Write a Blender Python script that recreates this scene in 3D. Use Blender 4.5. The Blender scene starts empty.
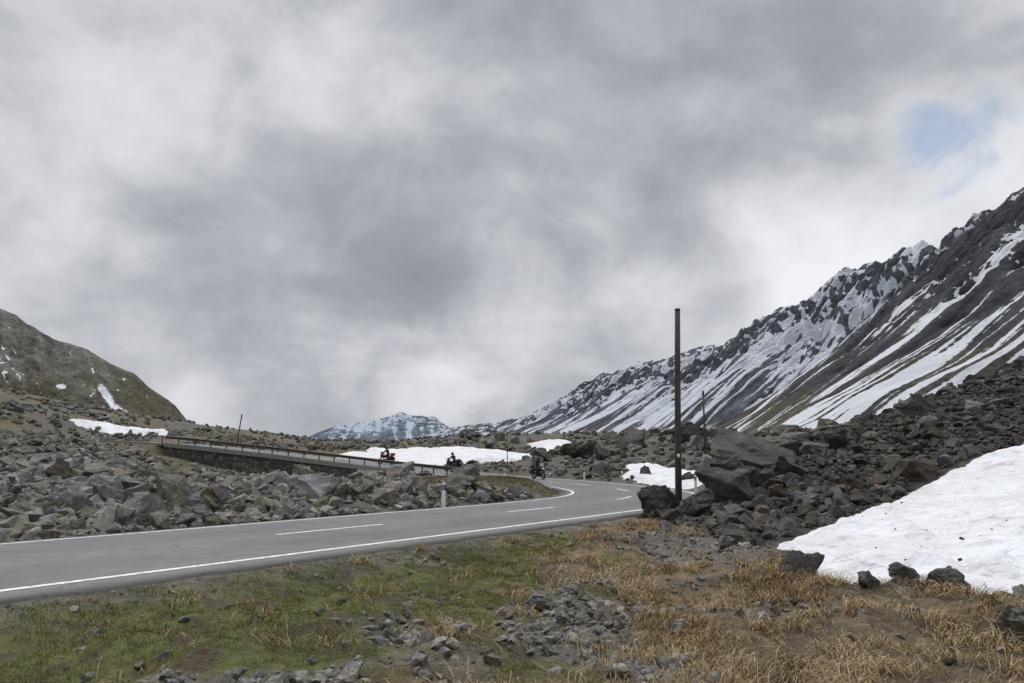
import bpy, bmesh, math, random
import numpy as np
from mathutils import Vector, Matrix, noise as mnoise
random.seed(7); RNG=np.random.default_rng(7)
scene=bpy.context.scene
EYE=1.75
# ------------------------------------------------------------------ helpers
def hash2(ix,iy,seed):
    n=(ix.astype(np.int64)*374761393+iy.astype(np.int64)*668265263+seed*1274126177)&0xffffffff
    n=((n^(n>>13))*1274126177)&0xffffffff
    n=((n^(n>>16))*2246822519)&0xffffffff
    n=n^(n>>15)
    return n/4294967296.0
def pnoise(x,y,seed=0):
    x=np.asarray(x,float);y=np.asarray(y,float)
    ix=np.floor(x);iy=np.floor(y);fx=x-ix;fy=y-iy
    u=fx*fx*fx*(fx*(fx*6-15)+10);v=fy*fy*fy*(fy*(fy*6-15)+10)
    def g(ox,oy):
        a=hash2(ix+ox,iy+oy,seed)*2*np.pi
        return np.cos(a)*(fx-ox)+np.sin(a)*(fy-oy)
    a=g(0,0);b=g(1,0);c=g(0,1);d=g(1,1)
    return (a+(b-a)*u)*(1-v)+(c+(d-c)*u)*v
def fbm(x,y,octv=5,seed=0,gain=.5):
    s=0;a=1;f=1
    for i in range(octv):
        s=s+a*pnoise(x*f+i*17.3,y*f-i*9.1,seed+i);a*=gain;f*=2.03
    return s*1.4
def ridged(x,y,octv=5,seed=0):
    s=0;a=1;f=1
    for i in range(octv):
        s=s+a*(1-2*np.abs(pnoise(x*f+i*7.7,y*f+i*3.1,seed+i))*1.4);a*=.5;f*=2.07
    return s/2
def sst(a,b,x):
    t=np.clip((x-a)/(b-a),0,1);return t*t*(3-2*t)
def lerp(a,b,t): return a+(b-a)*t
def build(name,V,F,mat=None,col=None,smooth=False,extra=None,parent=None):
    V=np.asarray(V,np.float32);F=np.asarray(F,np.int32);k=F.shape[1]
    me=bpy.data.meshes.new(name)
    me.vertices.add(len(V));me.vertices.foreach_set("co",V.ravel())
    me.loops.add(F.size);me.loops.foreach_set("vertex_index",F.ravel())
    me.polygons.add(len(F));me.polygons.foreach_set("loop_start",np.arange(0,F.size,k,dtype=np.int32))
    me.update(calc_edges=True)
    me.polygons.foreach_set("use_smooth",np.full(len(F),smooth,dtype=bool))
    if col is not None:
        c=np.ones((len(V),4),np.float32);c[:,:3]=col
        at=me.color_attributes.new("col",'FLOAT_COLOR','POINT');at.data.foreach_set("color",c.ravel())
    if extra:
        for k2,v in extra.items():
            at=me.attributes.new(k2,'FLOAT','POINT');at.data.foreach_set("value",np.asarray(v,np.float32).ravel())
    ob=bpy.data.objects.new(name,me);scene.collection.objects.link(ob)
    if mat: me.materials.append(mat)
    if parent: ob.parent=parent
    return ob
def grid_faces(n,m):
    i=np.arange(n-1)[:,None]*m+np.arange(m-1)[None,:]
    return np.stack([i,i+1,i+m+1,i+m],-1).reshape(-1,4)
# ------------------------------------------------------------------ materials
class NT:
    def __init__(s,t): s.t=t
    def n(s,ty,**k):
        nd=s.t.nodes.new(ty)
        for a,b in k.items(): setattr(nd,a,b)
        return nd
    def l(s,a,b): s.t.links.new(a,b)
    def math(s,op,a,b=None,c=None,clamp=False):
        m=s.n('ShaderNodeMath',operation=op,use_clamp=clamp)
        for i,v in enumerate((a,b,c)):
            if v is None: continue
            if isinstance(v,(int,float)): m.inputs[i].default_value=v
            else: s.l(v,m.inputs[i])
        return m.outputs[0]
    def mix(s,f,a,b,mode='MIX'):
        m=s.n('ShaderNodeMix',data_type='RGBA',blend_type=mode)
        for sock,v in ((m.inputs[0],f),(m.inputs[6],a),(m.inputs[7],b)):
            if isinstance(v,(int,float)): sock.default_value=v
            elif isinstance(v,tuple): sock.default_value=(*v,1) if len(v)==3 else v
            else: s.l(v,sock)
        return m.outputs[2]
    def noise(s,vec,scale,detail=5,rough=.55,dist=0):
        n=s.n('ShaderNodeTexNoise');n.inputs['Scale'].default_value=scale;n.inputs['Detail'].default_value=detail
        n.inputs['Roughness'].default_value=rough;n.inputs['Distortion'].default_value=dist
        if vec is not None: s.l(vec,n.inputs['Vector'])
        return n.outputs[0]
    def rng(s,v,a,b,c=0.,d=1.,sm=False):
        m=s.n('ShaderNodeMapRange');m.interpolation_type='SMOOTHSTEP' if sm else 'LINEAR'
        s.l(v,m.inputs[0])
        for i,x in zip((1,2,3,4),(a,b,c,d)): m.inputs[i].default_value=x
        return m.outputs[0]
def newmat(name):
    m=bpy.data.materials.new(name);m.use_nodes=True;t=NT(m.node_tree)
    bs=m.node_tree.nodes['Principled BSDF'];bs.inputs['Specular IOR Level'].default_value=.25
    return m,t,bs
def simple(name,c,rough=.6,metal=0,var=.15,scale=20):
    m,t,b=newmat(name);pos=t.n('ShaderNodeNewGeometry').outputs['Position']
    n=t.noise(pos,scale,4)
    f=t.rng(n,.3,.7,1-var,1+var)
    t.l(t.mix(1.,c,f,'MULTIPLY'),b.inputs['Base Color'])
    b.inputs['Roughness'].default_value=rough;b.inputs['Metallic'].default_value=metal
    return m
def bump(t,b,h,strength=.5,dist=.05):
    bp=t.n('ShaderNodeBump');bp.inputs['Strength'].default_value=strength;bp.inputs['Distance'].default_value=dist
    t.l(h,bp.inputs['Height']);t.l(bp.outputs[0],b.inputs['Normal']);return bp
def attr_col(t,name='col'):
    return t.n('ShaderNodeAttribute',attribute_name=name)
def mat_rock():
    m,t,b=newmat('rock');pos=t.n('ShaderNodeNewGeometry').outputs['Position']
    c=attr_col(t).outputs['Color']
    n1=t.noise(pos,1.3,6,.62);n2=t.noise(pos,16,5,.65);n3=t.noise(pos,4,7,.7,.5)
    c=t.mix(1.,c,t.rng(n1,.3,.7,.65,1.4),'MULTIPLY')
    c=t.mix(1.,c,t.rng(n2,.3,.7,.6,1.4),'MULTIPLY')
    c=t.mix(t.rng(n3,.52,.66,0,.45),c,t.mix(1.,c,(1.35,1.2,.75),'MULTIPLY'))
    c=t.mix(t.rng(n2,.60,.70,0,.4),c,t.mix(1.,c,(2.2,2.2,2.1),'MULTIPLY'))
    c=t.mix(t.rng(n3,.34,.42,.4,0),c,(.05,.045,.04))
    t.l(c,b.inputs['Base Color']);b.inputs['Roughness'].default_value=.85
    h=t.math('ADD',t.math('MULTIPLY',n2,.3),n3);bump(t,b,h,.9,.14);return m
def mat_ground():
    m,t,b=newmat('ground');pos=t.n('ShaderNodeNewGeometry').outputs['Position']
    c=attr_col(t).outputs['Color']
    n1=t.noise(pos,.35,7,.6);n2=t.noise(pos,6,7,.65);n3=t.noise(pos,45,5,.6)
    c=t.mix(1.,c,t.rng(n1,.3,.7,.75,1.25),'MULTIPLY')
    c=t.mix(1.,c,t.rng(n2,.3,.7,.6,1.4),'MULTIPLY')
    c=t.mix(1.,c,t.rng(n3,.3,.7,.5,1.5),'MULTIPLY')
    t.l(c,b.inputs['Base Color']);b.inputs['Roughness'].default_value=.95
    h=t.math('ADD',t.math('MULTIPLY',n3,.35),n2);bump(t,b,h,1.,.14);return m
def mat_mount(name,sc,snowc,bd,hard=.06):
    m,t,b=newmat(name);pos=t.n('ShaderNodeNewGeometry').outputs['Position']
    c=attr_col(t).outputs['Color'];s=attr_col(t,'snow').outputs['Fac']
    n1=t.noise(pos,sc,8,.65);n2=t.noise(pos,sc*6,6,.65)
    c=t.mix(1.,c,t.rng(n1,.3,.7,.7,1.3),'MULTIPLY')
    c=t.mix(1.,c,t.rng(n2,.3,.7,.55,1.45),'MULTIPLY')
    f=t.math('ADD',s,t.math('MULTIPLY',t.math('SUBTRACT',n2,.5),.55))
    f=t.math('ADD',f,t.math('MULTIPLY',t.math('SUBTRACT',n1,.5),.35))
    f=t.rng(f,.5-hard,.5+hard,0,1,True)
    c=t.mix(f,c,snowc)
    t.l(c,b.inputs['Base Color']);b.inputs['Roughness'].default_value=.95;b.inputs['Specular IOR Level'].default_value=.1
    bump(t,b,t.math('ADD',n1,t.math('MULTIPLY',n2,.3)),.8,bd);return m
def mat_snow():
    m,t,b=newmat('snow');pos=t.n('ShaderNodeNewGeometry').outputs['Position']
    n1=t.noise(pos,.5,6,.6);n2=t.noise(pos,2.2,4,.5,.4);n3=t.noise(pos,60,4,.6);n4=t.noise(pos,25,3,.5)
    c=t.mix(t.rng(n1,.40,.70,0,.8),(.71,.725,.745),(.56,.55,.53))
    c=t.mix(t.rng(n2,.53,.68,0,.4),c,(.50,.49,.47))
    c=t.mix(t.rng(n4,.66,.74,0,.6),c,(.33,.30,.26))
    t.l(c,b.inputs['Base Color']);b.inputs['Roughness'].default_value=.85
    h=t.math('ADD',n2,t.math('MULTIPLY',n3,.04));bump(t,b,h,.75,.4);return m
def mat_asphalt():
    m,t,b=newmat('asphalt');pos=t.n('ShaderNodeNewGeometry').outputs['Position']
    n1=t.noise(pos,.25,7,.6);n2=t.noise(pos,2.2,6,.6);n3=t.noise(pos,180,3,.7)
    e=attr_col(t,'edge').outputs['Fac']; tr=attr_col(t,'track').outputs['Fac']
    c=t.mix(t.rng(n1,.35,.65,0,1),(.135,.14,.14),(.185,.187,.18))
    c=t.mix(1.,c,t.rng(n2,.3,.7,.84,1.16),'MULTIPLY')
    c=t.mix(1.,c,t.rng(n3,.3,.7,.6,1.4),'MULTIPLY')
    c=t.mix(t.math('MULTIPLY',tr,.35),c,(.09,.092,.094))
    ef=t.rng(t.math('ADD',e,t.math('MULTIPLY',t.math('SUBTRACT',n2,.5),1.2)),.35,.75,0,.75)
    c=t.mix(ef,c,(.095,.09,.08))
    v=t.n('ShaderNodeTexVoronoi',feature='DISTANCE_TO_EDGE');v.inputs['Scale'].default_value=.33
    wp=t.n('ShaderNodeVectorMath',operation='ADD');nn=t.n('ShaderNodeTexNoise');nn.inputs['Scale'].default_value=1.5;nn.inputs['Detail'].default_value=6
    t.l(pos,nn.inputs['Vector']);t.l(pos,wp.inputs[0]);t.l(nn.outputs[1],wp.inputs[1]);t.l(wp.outputs[0],v.inputs['Vector'])
    cr=t.rng(v.outputs['Distance'],.0,.008,.6,0)
    cr=t.math('MULTIPLY',cr,t.rng(n1,.46,.56,0,1))
    c=t.mix(cr,c,(.05,.05,.05))
    t.l(c,b.inputs['Base Color']);b.inputs['Roughness'].default_value=.8;bump(t,b,n3,.5,.008);return m
def mat_paint():
    m,t,b=newmat('road_paint');pos=t.n('ShaderNodeNewGeometry').outputs['Position']
    n=t.noise(pos,9,7,.7);n2=t.noise(pos,90,3,.7)
    c=t.mix(t.rng(t.math('ADD',n,t.math('MULTIPLY',n2,.35)),.64,.82,0,.85),(.78,.78,.74),(.2,.2,.19))
    t.l(c,b.inputs['Base Color']);b.inputs['Roughness'].default_value=.7;return m
def mat_blade():
    m,t,b=newmat('grass_blade');c=attr_col(t).outputs['Color']
    t.l(c,b.inputs['Base Color']);b.inputs['Roughness'].default_value=.8;b.inputs['Specular IOR Level'].default_value=.1;return m
def mat_wall():
    m,t,b=newmat('stone_masonry')
    pos=t.n('ShaderNodeNewGeometry').outputs['Position']
    v=t.n('ShaderNodeTexVoronoi',feature='DISTANCE_TO_EDGE');v.inputs['Scale'].default_value=2.2;t.l(pos,v.inputs['Vector'])
    v2=t.n('ShaderNodeTexVoronoi');v2.inputs['Scale'].default_value=2.2;t.l(pos,v2.inputs['Vector'])
    sp=t.n('ShaderNodeSeparateColor');t.l(v2.outputs['Color'],sp.inputs[0])
    c=t.mix(sp.outputs[0],(.06,.058,.052),(.15,.14,.12))
    c=t.mix(t.rng(v.outputs['Distance'],0,.08,1,0),c,(.025,.024,.022))
    t.l(c,b.inputs['Base Color']);b.inputs['Roughness'].default_value=.9
    bump(t,b,t.rng(v.outputs['Distance'],0,.15),.8,.08);return m
M_rock=mat_rock();M_ground=mat_ground();M_snow=mat_snow();M_asph=mat_asphalt();M_paint=mat_paint();M_blade=mat_blade();M_wall=mat_wall()
M_conc=simple('concrete',(.22,.205,.185),.9,0,.3,6)
M_steel=simple('weathered_steel',(.075,.062,.054),.65,.2,.25,8)
M_wood=simple('weathered_wood',(.065,.058,.05),.85,0,.45,12)
M_white=simple('white_plastic',(.75,.75,.73),.5)
M_black=simple('black_plastic',(.02,.02,.02),.5)
M_refl=simple('reflector',(.6,.6,.55),.3)
M_darkw=simple('snow_pole_wood',(.07,.06,.05),.8)
# ------------------------------------------------------------------ road centreline
RC=np.array([(-40.2,-31.4,0),(-28.7,-15,0),(-17.2,1.45,0),(-9,13.15,0),(0,26,0),(3.1,30.8,0),(5.5,35.8,0),(6.55,41.3,0),(6.3,47.3,0),(5.1,53,0.02),(2.9,59,.1),
 (-1.2,65.8,.25),(-8,72.3,.75),(-17,77.6,1.6),(-27,81.2,2.6),(-38,84,3.6),(-50,86.3,4.1),(-64,89,4.6),(-82,94,5.6),(-104,102,7.2)],float)
def catmull(P,step=.4):
    out=[]
    n=len(P)
    for i in range(n-1):
        p0=P[max(i-1,0)];p1=P[i];p2=P[i+1];p3=P[min(i+2,n-1)]
        k=max(2,int(np.linalg.norm(p2-p1)/step))
        for j in range(k):
            t=j/k
            out.append(.5*((2*p1)+(-p0+p2)*t+(2*p0-5*p1+4*p2-p3)*t*t+(-p0+3*p1-3*p2+p3)*t**3))
    out.append(P[-1]);return np.array(out)
PATH=catmull(RC)
TAN=np.gradient(PATH,axis=0);TAN2=TAN[:,:2]/np.linalg.norm(TAN[:,:2],axis=1)[:,None]
LN=np.stack([-TAN2[:,1],TAN2[:,0]],1)     # left normal
SARC=np.concatenate([[0],np.cumsum(np.linalg.norm(np.diff(PATH[:,:2],axis=0),axis=1))])
HW=3.2; RS=.85; LS=.4
WALL=(PATH[:,0]<-8.5)&(PATH[:,1]>70)&(PATH[:,0]>-37)
def roadinfo(x,y):
    x=x.ravel();y=y.ravel();D=np.full(x.shape,1e3);Z=np.zeros(x.shape);SD=np.zeros(x.shape);W=np.zeros(x.shape,bool)
    idx=np.where((np.hypot(x,y)<150))[0]
    P=PATH[::2];L=LN[::2]
    for c in range(0,len(idx),20000):
        ii=idx[c:c+20000]
        dx=x[ii,None]-P[None,:,0];dy=y[ii,None]-P[None,:,1]
        k=np.argmin(dx*dx+dy*dy,axis=1);r=np.arange(len(ii))
        lat=dx[r,k]*L[k,0]+dy[r,k]*L[k,1]   # + = left
        dist=np.hypot(dx[r,k],dy[r,k]);sg=np.sign(lat)
        lat=np.where(dist<12,lat,sg*dist)
        SD[ii]=lat;Z[ii]=P[k,2];W[ii]=WALL[::2][k]
        D[ii]=np.where(lat>0,np.abs(lat)-(HW+LS),np.abs(lat)-(HW+RS))
    return D,SD,Z,W
# ------------------------------------------------------------------ terrain height
CP=np.array([(0,0,.05),(0,6,-.15),(-5,6,-.4),(5,6,-.2),(9,7,.05),(14,4,.5),(-4,9,-.25),(0,12,-.4),(4,11,-.35),(7,11,-.2),(2,17,-.35),(4.5,16,-.35),(3.5,22,-.1),
(-10,0,-.5),(-25,-20,-.3),(0,-20,.5),(20,-20,2),(40,0,5),(25,5,2),(-40,0,1.5),(-60,-20,3),(-60,20,4),(-20,20,.1),(-40,30,2.0),
(7,17,-.3),(12,11,.1),(9.2,18,-.15),(12,18,.3),(8.6,20.5,-.1),(12.8,25,.45),(15.5,26,1.3),(18.4,27,2.0),(25,20,2.3),(35,15,4),(28,29,3.8),
(9.2,26,.35),(7.3,24.5,.1),(13.5,30,1.3),(11.4,36,1.8),(16.8,37,3.1),(22,38,4.6),(26.6,38,6.2),(36,40,9.6),(50,42,13.5),(12.5,44,.8),(20,52,2.5),(34,58,5),(55,80,8),
(12,50,0),(10.5,65,1.0),(14,75,2.8),(8,78,2.2),(21,76,3.2),(35,90,5),(0,84,1.2),
(-1,42,.75),(-4,46,.7),(-2,52,.3),(-7,40,.2),(-6,58,.0),(-8,66,-.1),(-15,58,-.35),(-16,70,-.5),(-28,75,.2),(-26,66,.0),(-18.6,50,.1),(-22,40,.7),(-13.7,33,.35),(-8,27,.1),(-33,74,1.4),(-41,60,2.5),(-42,78,3.0),(-60,80,4.6),
(-83,120,11.3),(-65,112,7.2),(-58,112,6.0),(-50,110,5.0),(-62,102,5.2),(-56,130,6.0),(-44,100,4.1),(-75,95,8),(-30,150,4.0),(-30,100,3.0),(-8,95,.8),(-8,125,2.9),(-8,160,6.7),(10,160,7.2),(8,138,3.4),(25,150,6.3),(25,110,4),(45,150,6),
(0,230,0),(-60,230,8),(60,230,1),(-120,200,17),(-150,120,25),(-110,60,14),(100,120,12),(90,40,18),(0,-100,0),(100,-80,10),(-100,-80,5)],float)
def tps_fit(P):
    n=len(P);d=np.hypot(P[:,None,0]-P[None,:,0],P[:,None,1]-P[None,:,1])
    K=np.where(d>0,d*d*np.log(d+1e-9),0)+np.eye(n)*.5
    A=np.zeros((n+3,n+3));A[:n,:n]=K;A[:n,n]=1;A[:n,n+1:]=P[:,:2];A[n,:n]=1;A[n+1:,:n]=P[:,:2].T
    b=np.zeros(n+3);b[:n]=P[:,2];return np.linalg.solve(A,b)
TW=tps_fit(CP)
def tps(x,y):
    out=TW[-3]+TW[-2]*x+TW[-1]*y
    for i in range(len(CP)):
        r2=(x-CP[i,0])**2+(y-CP[i,1])**2
        out=out+TW[i]*.5*r2*np.log(r2+1e-9)
    return out
def terrain(x,y):
    x=np.asarray(x,float).ravel();y=np.asarray(y,float).ravel();r=np.hypot(x,y)
    z=np.full(x.shape,-8.0);m=r<420
    z0=tps(x[m],y[m]);z[m]=lerp(z0,-8.0,sst(190,380,r[m]))
    near=sst(60,10,r)
    amp=lerp(.55,.15,sst(80,14,r))
    z=z+amp*fbm(x*.09,y*.09,5,3)+.13*near*fbm(x*.8,y*.8,4,11)+.05*sst(30,10,r)*fbm(x*3,y*3,4,21)
    D,SD,ZR,W=roadinfo(x,y)
    sink=.035+.0014*r
    B=np.where(SD<0,1.6,2.2)
    w=sst(0,1,D/B)
    ww=sst(-1.4,-.35,D)
    w=np.where(W&(SD>0),ww,w)
    base=ZR-sink-.05*np.clip(D,0,1)
    z=np.where(D<B,lerp(base,z,w),z)
    return z,D,SD,W
# ------------------------------------------------------------------ colour zones
def green_mask(x,y):
    n=fbm(x*.6,y*.6,5,61)
    return sst(.9,-.8,x-.12*(y-8)+2.2*n)
def gravel_mask(x,y):
    n=fbm(x*.9,y*.9,4,71)
    a=1-np.hypot((x-.9-.12*(y-10))/1.15,(y-10.4)/3.6)+.7*n
    b=1-np.hypot((x+2.2)/1.0,(y-6.7)/.6)+.6*n
    c=1-np.hypot((x-4.4)/2.4,(y-17.8)/2.4)+.6*n
    e=.55*sst(.25,.5,fbm(x*.5,y*.5,4,75))*sst(-4,-1,x)
    return np.clip(sst(0,.4,a)+sst(0,.35,b)+sst(0,.4,c)+e,0,1)
def ground_cols(x,y,D,SD):
    r=np.hypot(x,y);n=fbm(x*.5,y*.5,5,31);n2=fbm(x*2.2,y*2.2,4,41);n3=fbm(x*.06,y*.06,5,51)
    soil=np.array([.115,.088,.058]);green=np.array([.115,.12,.042]);dry=np.array([.22,.165,.095]);grav=np.array([.17,.158,.135]);olive=np.array([.125,.11,.06]);grey=np.array([.115,.105,.088])
    c=np.tile(grey,(len(x),1))
    def bl(c,col,f): return c+(col-c)*f[:,None]
    near=sst(34,26,r)*(SD<0)
    c=bl(c,soil,near)
    G=green_mask(x,y);S=gravel_mask(x,y)
    c=bl(c,dry,near*sst(-.2,.5,n+.1)*(1-G)*.8)
    c=bl(c,green,near*G*sst(-.5,.25,n2+.1))
    c=bl(c,grav,near*S)
    rub=sst(-.8,.3,poly_sdf(x,y,RUB))*(r<90)
    c=bl(c,np.array([.055,.048,.041]),rub)
    far=sst(70,110,r)*sst(-.25,.25,n3+.1)
    c=bl(c,olive,far*np.where(x<0,1,.35))
    hump=np.exp(-(((x+1.5)/4.5)**2+((y-44)/7)**2)*1.0)
    c=bl(c,olive,np.clip(hump*1.6,0,1)*sst(-.5,.1,n))
    gw=np.exp(-(((x+36)/11)**2+((y-76)/5)**2));c=bl(c,olive*.85,np.clip(gw*1.6,0,1))
    v=(D>-.5)&(D<1.2);f=v*sst(1.2,.1,D+.4*n2)*sst(60,40,r)
    c=bl(c,np.array([.16,.148,.125]),f*.85)
    return c*(1+.25*n2)[:,None]
def poly_sdf(x,y,P):
    P=np.array(P,float);n=len(P);d=np.full(x.shape,1e9);ins=np.zeros(x.shape,bool)
    for i in range(n):
        a=P[i];b=P[(i+1)%n];e=b-a;wx=x-a[0];wy=y-a[1];t=np.clip((wx*e[0]+wy*e[1])/(e@e),0,1)
        d=np.minimum(d,np.hypot(wx-e[0]*t,wy-e[1]*t))
        c=((a[1]>y)!=(b[1]>y))&(x<(b[0]-a[0])*(y-a[1])/(b[1]-a[1]+1e-12)+a[0]);ins^=c
    return np.where(ins,d,-d)
RUB=[(3.9,24.6),(4.6,21),(5.6,18.2),(6.6,18.6),(8.6,21),(12.6,25.4),(15.4,27),(18.5,28.2),(30,31),(60,40),(60,60),(30,50),(16,45),(11.2,42),(10.9,38),(8.8,32),(6.2,27.8)]
# ------------------------------------------------------------------ ground sheet
front=np.deg2rad(np.arange(-48,48.01,.15));back=np.deg2rad(np.arange(50,312,2.0))
TH=np.concatenate([front,back,[front[0]+2*np.pi]])
R=np.exp(np.arange(math.log(.6),math.log(9500),.0125))
rr,tt=np.meshgrid(R,TH,indexing='ij')
X=(rr*np.sin(tt)).ravel();Y=(rr*np.cos(tt)).ravel()
Z,D,SD,W=terrain(X,Y)
col=ground_cols(X,Y,D,SD)
ground=build('ground',np.stack([X,Y,Z],1),grid_faces(len(R),len(TH))[:,::-1],M_ground,col,True)
# ------------------------------------------------------------------ road
def strip(offs,zs,i0=0,i1=None):
    P=PATH[i0:i1];L=LN[i0:i1]
    V=np.zeros((len(P),len(offs),3))
    for j,(o,zz) in enumerate(zip(offs,zs)):
        V[:,j,0]=P[:,0]+L[:,0]*o;V[:,j,1]=P[:,1]+L[:,1]*o;V[:,j,2]=P[:,2]+zz
    return V
offs=np.array([HW+LS+.02,HW+LS,HW+.1,2.4,1.6,.8,0,-.8,-1.6,-2.4,-HW-.1,-HW-.5,-HW-RS,-HW-RS-.03])
zs=np.array([-.3]+[0.0]*12+[-.3])
V=strip(offs,zs);n,m,_=V.shape
jag=fbm(SARC*1.3,SARC*0+3,4,5)*.2;V[:,12:,0]-=LN[:,0:1]*jag[:,None];V[:,12:,1]-=LN[:,1:2]*jag[:,None]
V[:,1:-1,2]+=-.004*np.abs(offs[1:-1])[None,:]
edge=np.tile(np.array([1,1,.3,0,0,0,0,0,0,0,.15,.6,1,1.]),n);trk=np.tile(np.array([0,0,0,.6,1,.5,0,.5,1,.6,0,0,0,0.]),n)
road=build('road',V.reshape(-1,3),grid_faces(n,m)[:,::-1],M_asph,None,True,{'edge':edge,'track':trk})
def crown(o): return -.004*abs(o)
MV=[];MF=[]
def mark(o0,o1,ia,ib):
    P=PATH[ia:ib];L=LN[ia:ib]
    a=np.stack([P[:,0]+L[:,0]*o0,P[:,1]+L[:,1]*o0,P[:,2]+crown(o0)+.006],1);b=np.stack([P[:,0]+L[:,0]*o1,P[:,1]+L[:,1]*o1,P[:,2]+crown(o1)+.006],1)
    v=np.stack([a,b],1).reshape(-1,3);f=grid_faces(len(P),2)+sum(len(q) for q in MV);MV.append(v);MF.append(f)
N=len(PATH);mark(HW+.07,HW-.07,0,N);mark(-HW+.08,-HW-.08,0,N)
s0=SARC[np.argmin(np.hypot(PATH[:,0]+5.56,PATH[:,1]-18.06))]
for k in range(-8,20):
    ia=np.searchsorted(SARC,s0+k*9.3);ib=np.searchsorted(SARC,s0+k*9.3+3.6)
    if ib-ia>3 and ia>0 and ib<N: mark(.07,-.07,ia,ib)
build('road_marking',np.vstack(MV),np.vstack(MF)[:,::-1],M_paint)
# ------------------------------------------------------------------ retaining wall + guard rail
wi=np.where(WALL)[0];wa,wb=wi[0],wi[-1]
def pathprofile(name,prof,mat,ia,ib,parent=None):
    prof=np.array(prof,float);V=strip(prof[:,0],prof[:,1],ia,ib);n,m,_=V.shape
    i=np.arange(n-1)*m;F=np.vstack([grid_faces(n,m),np.stack([i+m-1,i,i+m,i+2*m-1],1)])
    return build(name,V.reshape(-1,3),F,mat,None,False,parent=parent)
def empty(name,loc=(0,0,0),rz=0):
    e=bpy.data.objects.new(name,None);scene.collection.objects.link(e);e.location=loc;e.rotation_euler=(0,0,rz);return e
rw=empty('retaining_wall')
pathprofile('masonry',[(3.62,-4.5),(3.75,-4.5),(3.70,-.36),(3.62,-.36)],M_wall,wa,wb,rw)
pathprofile('coping',[(3.62,-.355),(3.86,-.355),(3.86,.10),(3.62,.10)],M_conc,wa,wb,rw)
gr=empty('guard_rail');ga=int(np.argmin(np.hypot(PATH[:,0]+1.5,PATH[:,1]-66.1)))
zt=.85
pathprofile('beam',[(3.72,zt),(3.79,zt-.04),(3.72,zt-.13),(3.71,zt-.16),(3.72,zt-.19),(3.79,zt-.27),(3.72,zt-.31),(3.70,zt-.31),(3.70,zt)],M_steel,ga,wb,gr)
PV=[];PF=[]
cube=np.array([(-1,-1,0),(1,-1,0),(1,1,0),(-1,1,0),(-1,-1,1),(1,-1,1),(1,1,1),(-1,1,1)],float);cf=np.array([(0,3,2,1),(4,5,6,7),(0,1,5,4),(1,2,6,5),(2,3,7,6),(3,0,4,7)])
for s in np.arange(SARC[ga],SARC[wb],2.0):
    i=np.searchsorted(SARC,s);p=PATH[i]+np.array([*LN[i]*3.66,0]);v=cube*np.array([.05,.05,zt+.3])+p-np.array([0,0,.3]);PF.append(cf+8*len(PV));PV.append(v)
build('posts',np.vstack(PV),np.vstack(PF),M_steel,parent=gr)
# ------------------------------------------------------------------ snow patches
SNOWS=[]
def snow(P,res,thick,jag,seed,slope=.45):
    Pn=np.array(P);x0,y0=Pn.min(0)-1.5;x1,y1=Pn.max(0)+1.5
    xs=np.arange(x0,x1,res);ys=np.arange(y0,y1,res);gx,gy=np.meshgrid(xs,ys,indexing='ij');x=gx.ravel();y=gy.ravel()
    sd=poly_sdf(x,y,P)+jag*fbm(x*1.0/max(jag*3,.6),y*1.0/max(jag*3,.6),5,seed)
    z,_,_,_=terrain(x,y)
    zb=z+np.clip(sd*slope,-.4-thick,thick)+.12*np.clip(sd,0,1)*fbm(x*.7,y*.7,4,seed+4)
    F=grid_faces(len(xs),len(ys))[:,::-1]
    keep=(sd[F].max(1)>-1.0);V=np.stack([x,y,zb],1)
    build('snow_patch',V,F[keep],M_snow,None,True);SNOWS.append((P,jag,seed))
SA=[(6.2,17.8),(8.6,20.5),(12.8,25),(15.5,26.6),(18.6,27.8),(27,30),(30,20),(22,10),(12,8.0),(8.1,10.3),(7.5,11.6),(7.0,12.6),(6.3,13.0),(5.7,13.7),(5.9,15.2)]
snow(SA,.09,.30,.32,101)
snow([(9.3,56),(9.0,61),(10.5,67),(12.5,65),(14.5,57),(14,51),(11.5,49.5)],.3,.4,.7,102)
snow([(-21,94),(-24,104),(-17,126),(-6,129),(4,116),(3,102),(-5,92)],.5,.6,2.6,103)
snow([(3,130),(4,146),(8,152),(13,142),(10,131)],.5,.6,1.6,104)
snow([(-19.5,56),(-21,64),(-16,69),(-11.5,64),(-11.4,55),(-15,52)],.3,.4,.9,105)
snow([(-67.5,112.5),(-62,117),(-49.5,110.5),(-49,106),(-57,106.5),(-62,110)],.4,.8,.8,106)
def in_snow(x,y,marg=.0):
    m=np.zeros(x.shape,bool)
    for P,j,s in SNOWS: m|=poly_sdf(x,y,P)>marg
    return m
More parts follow.
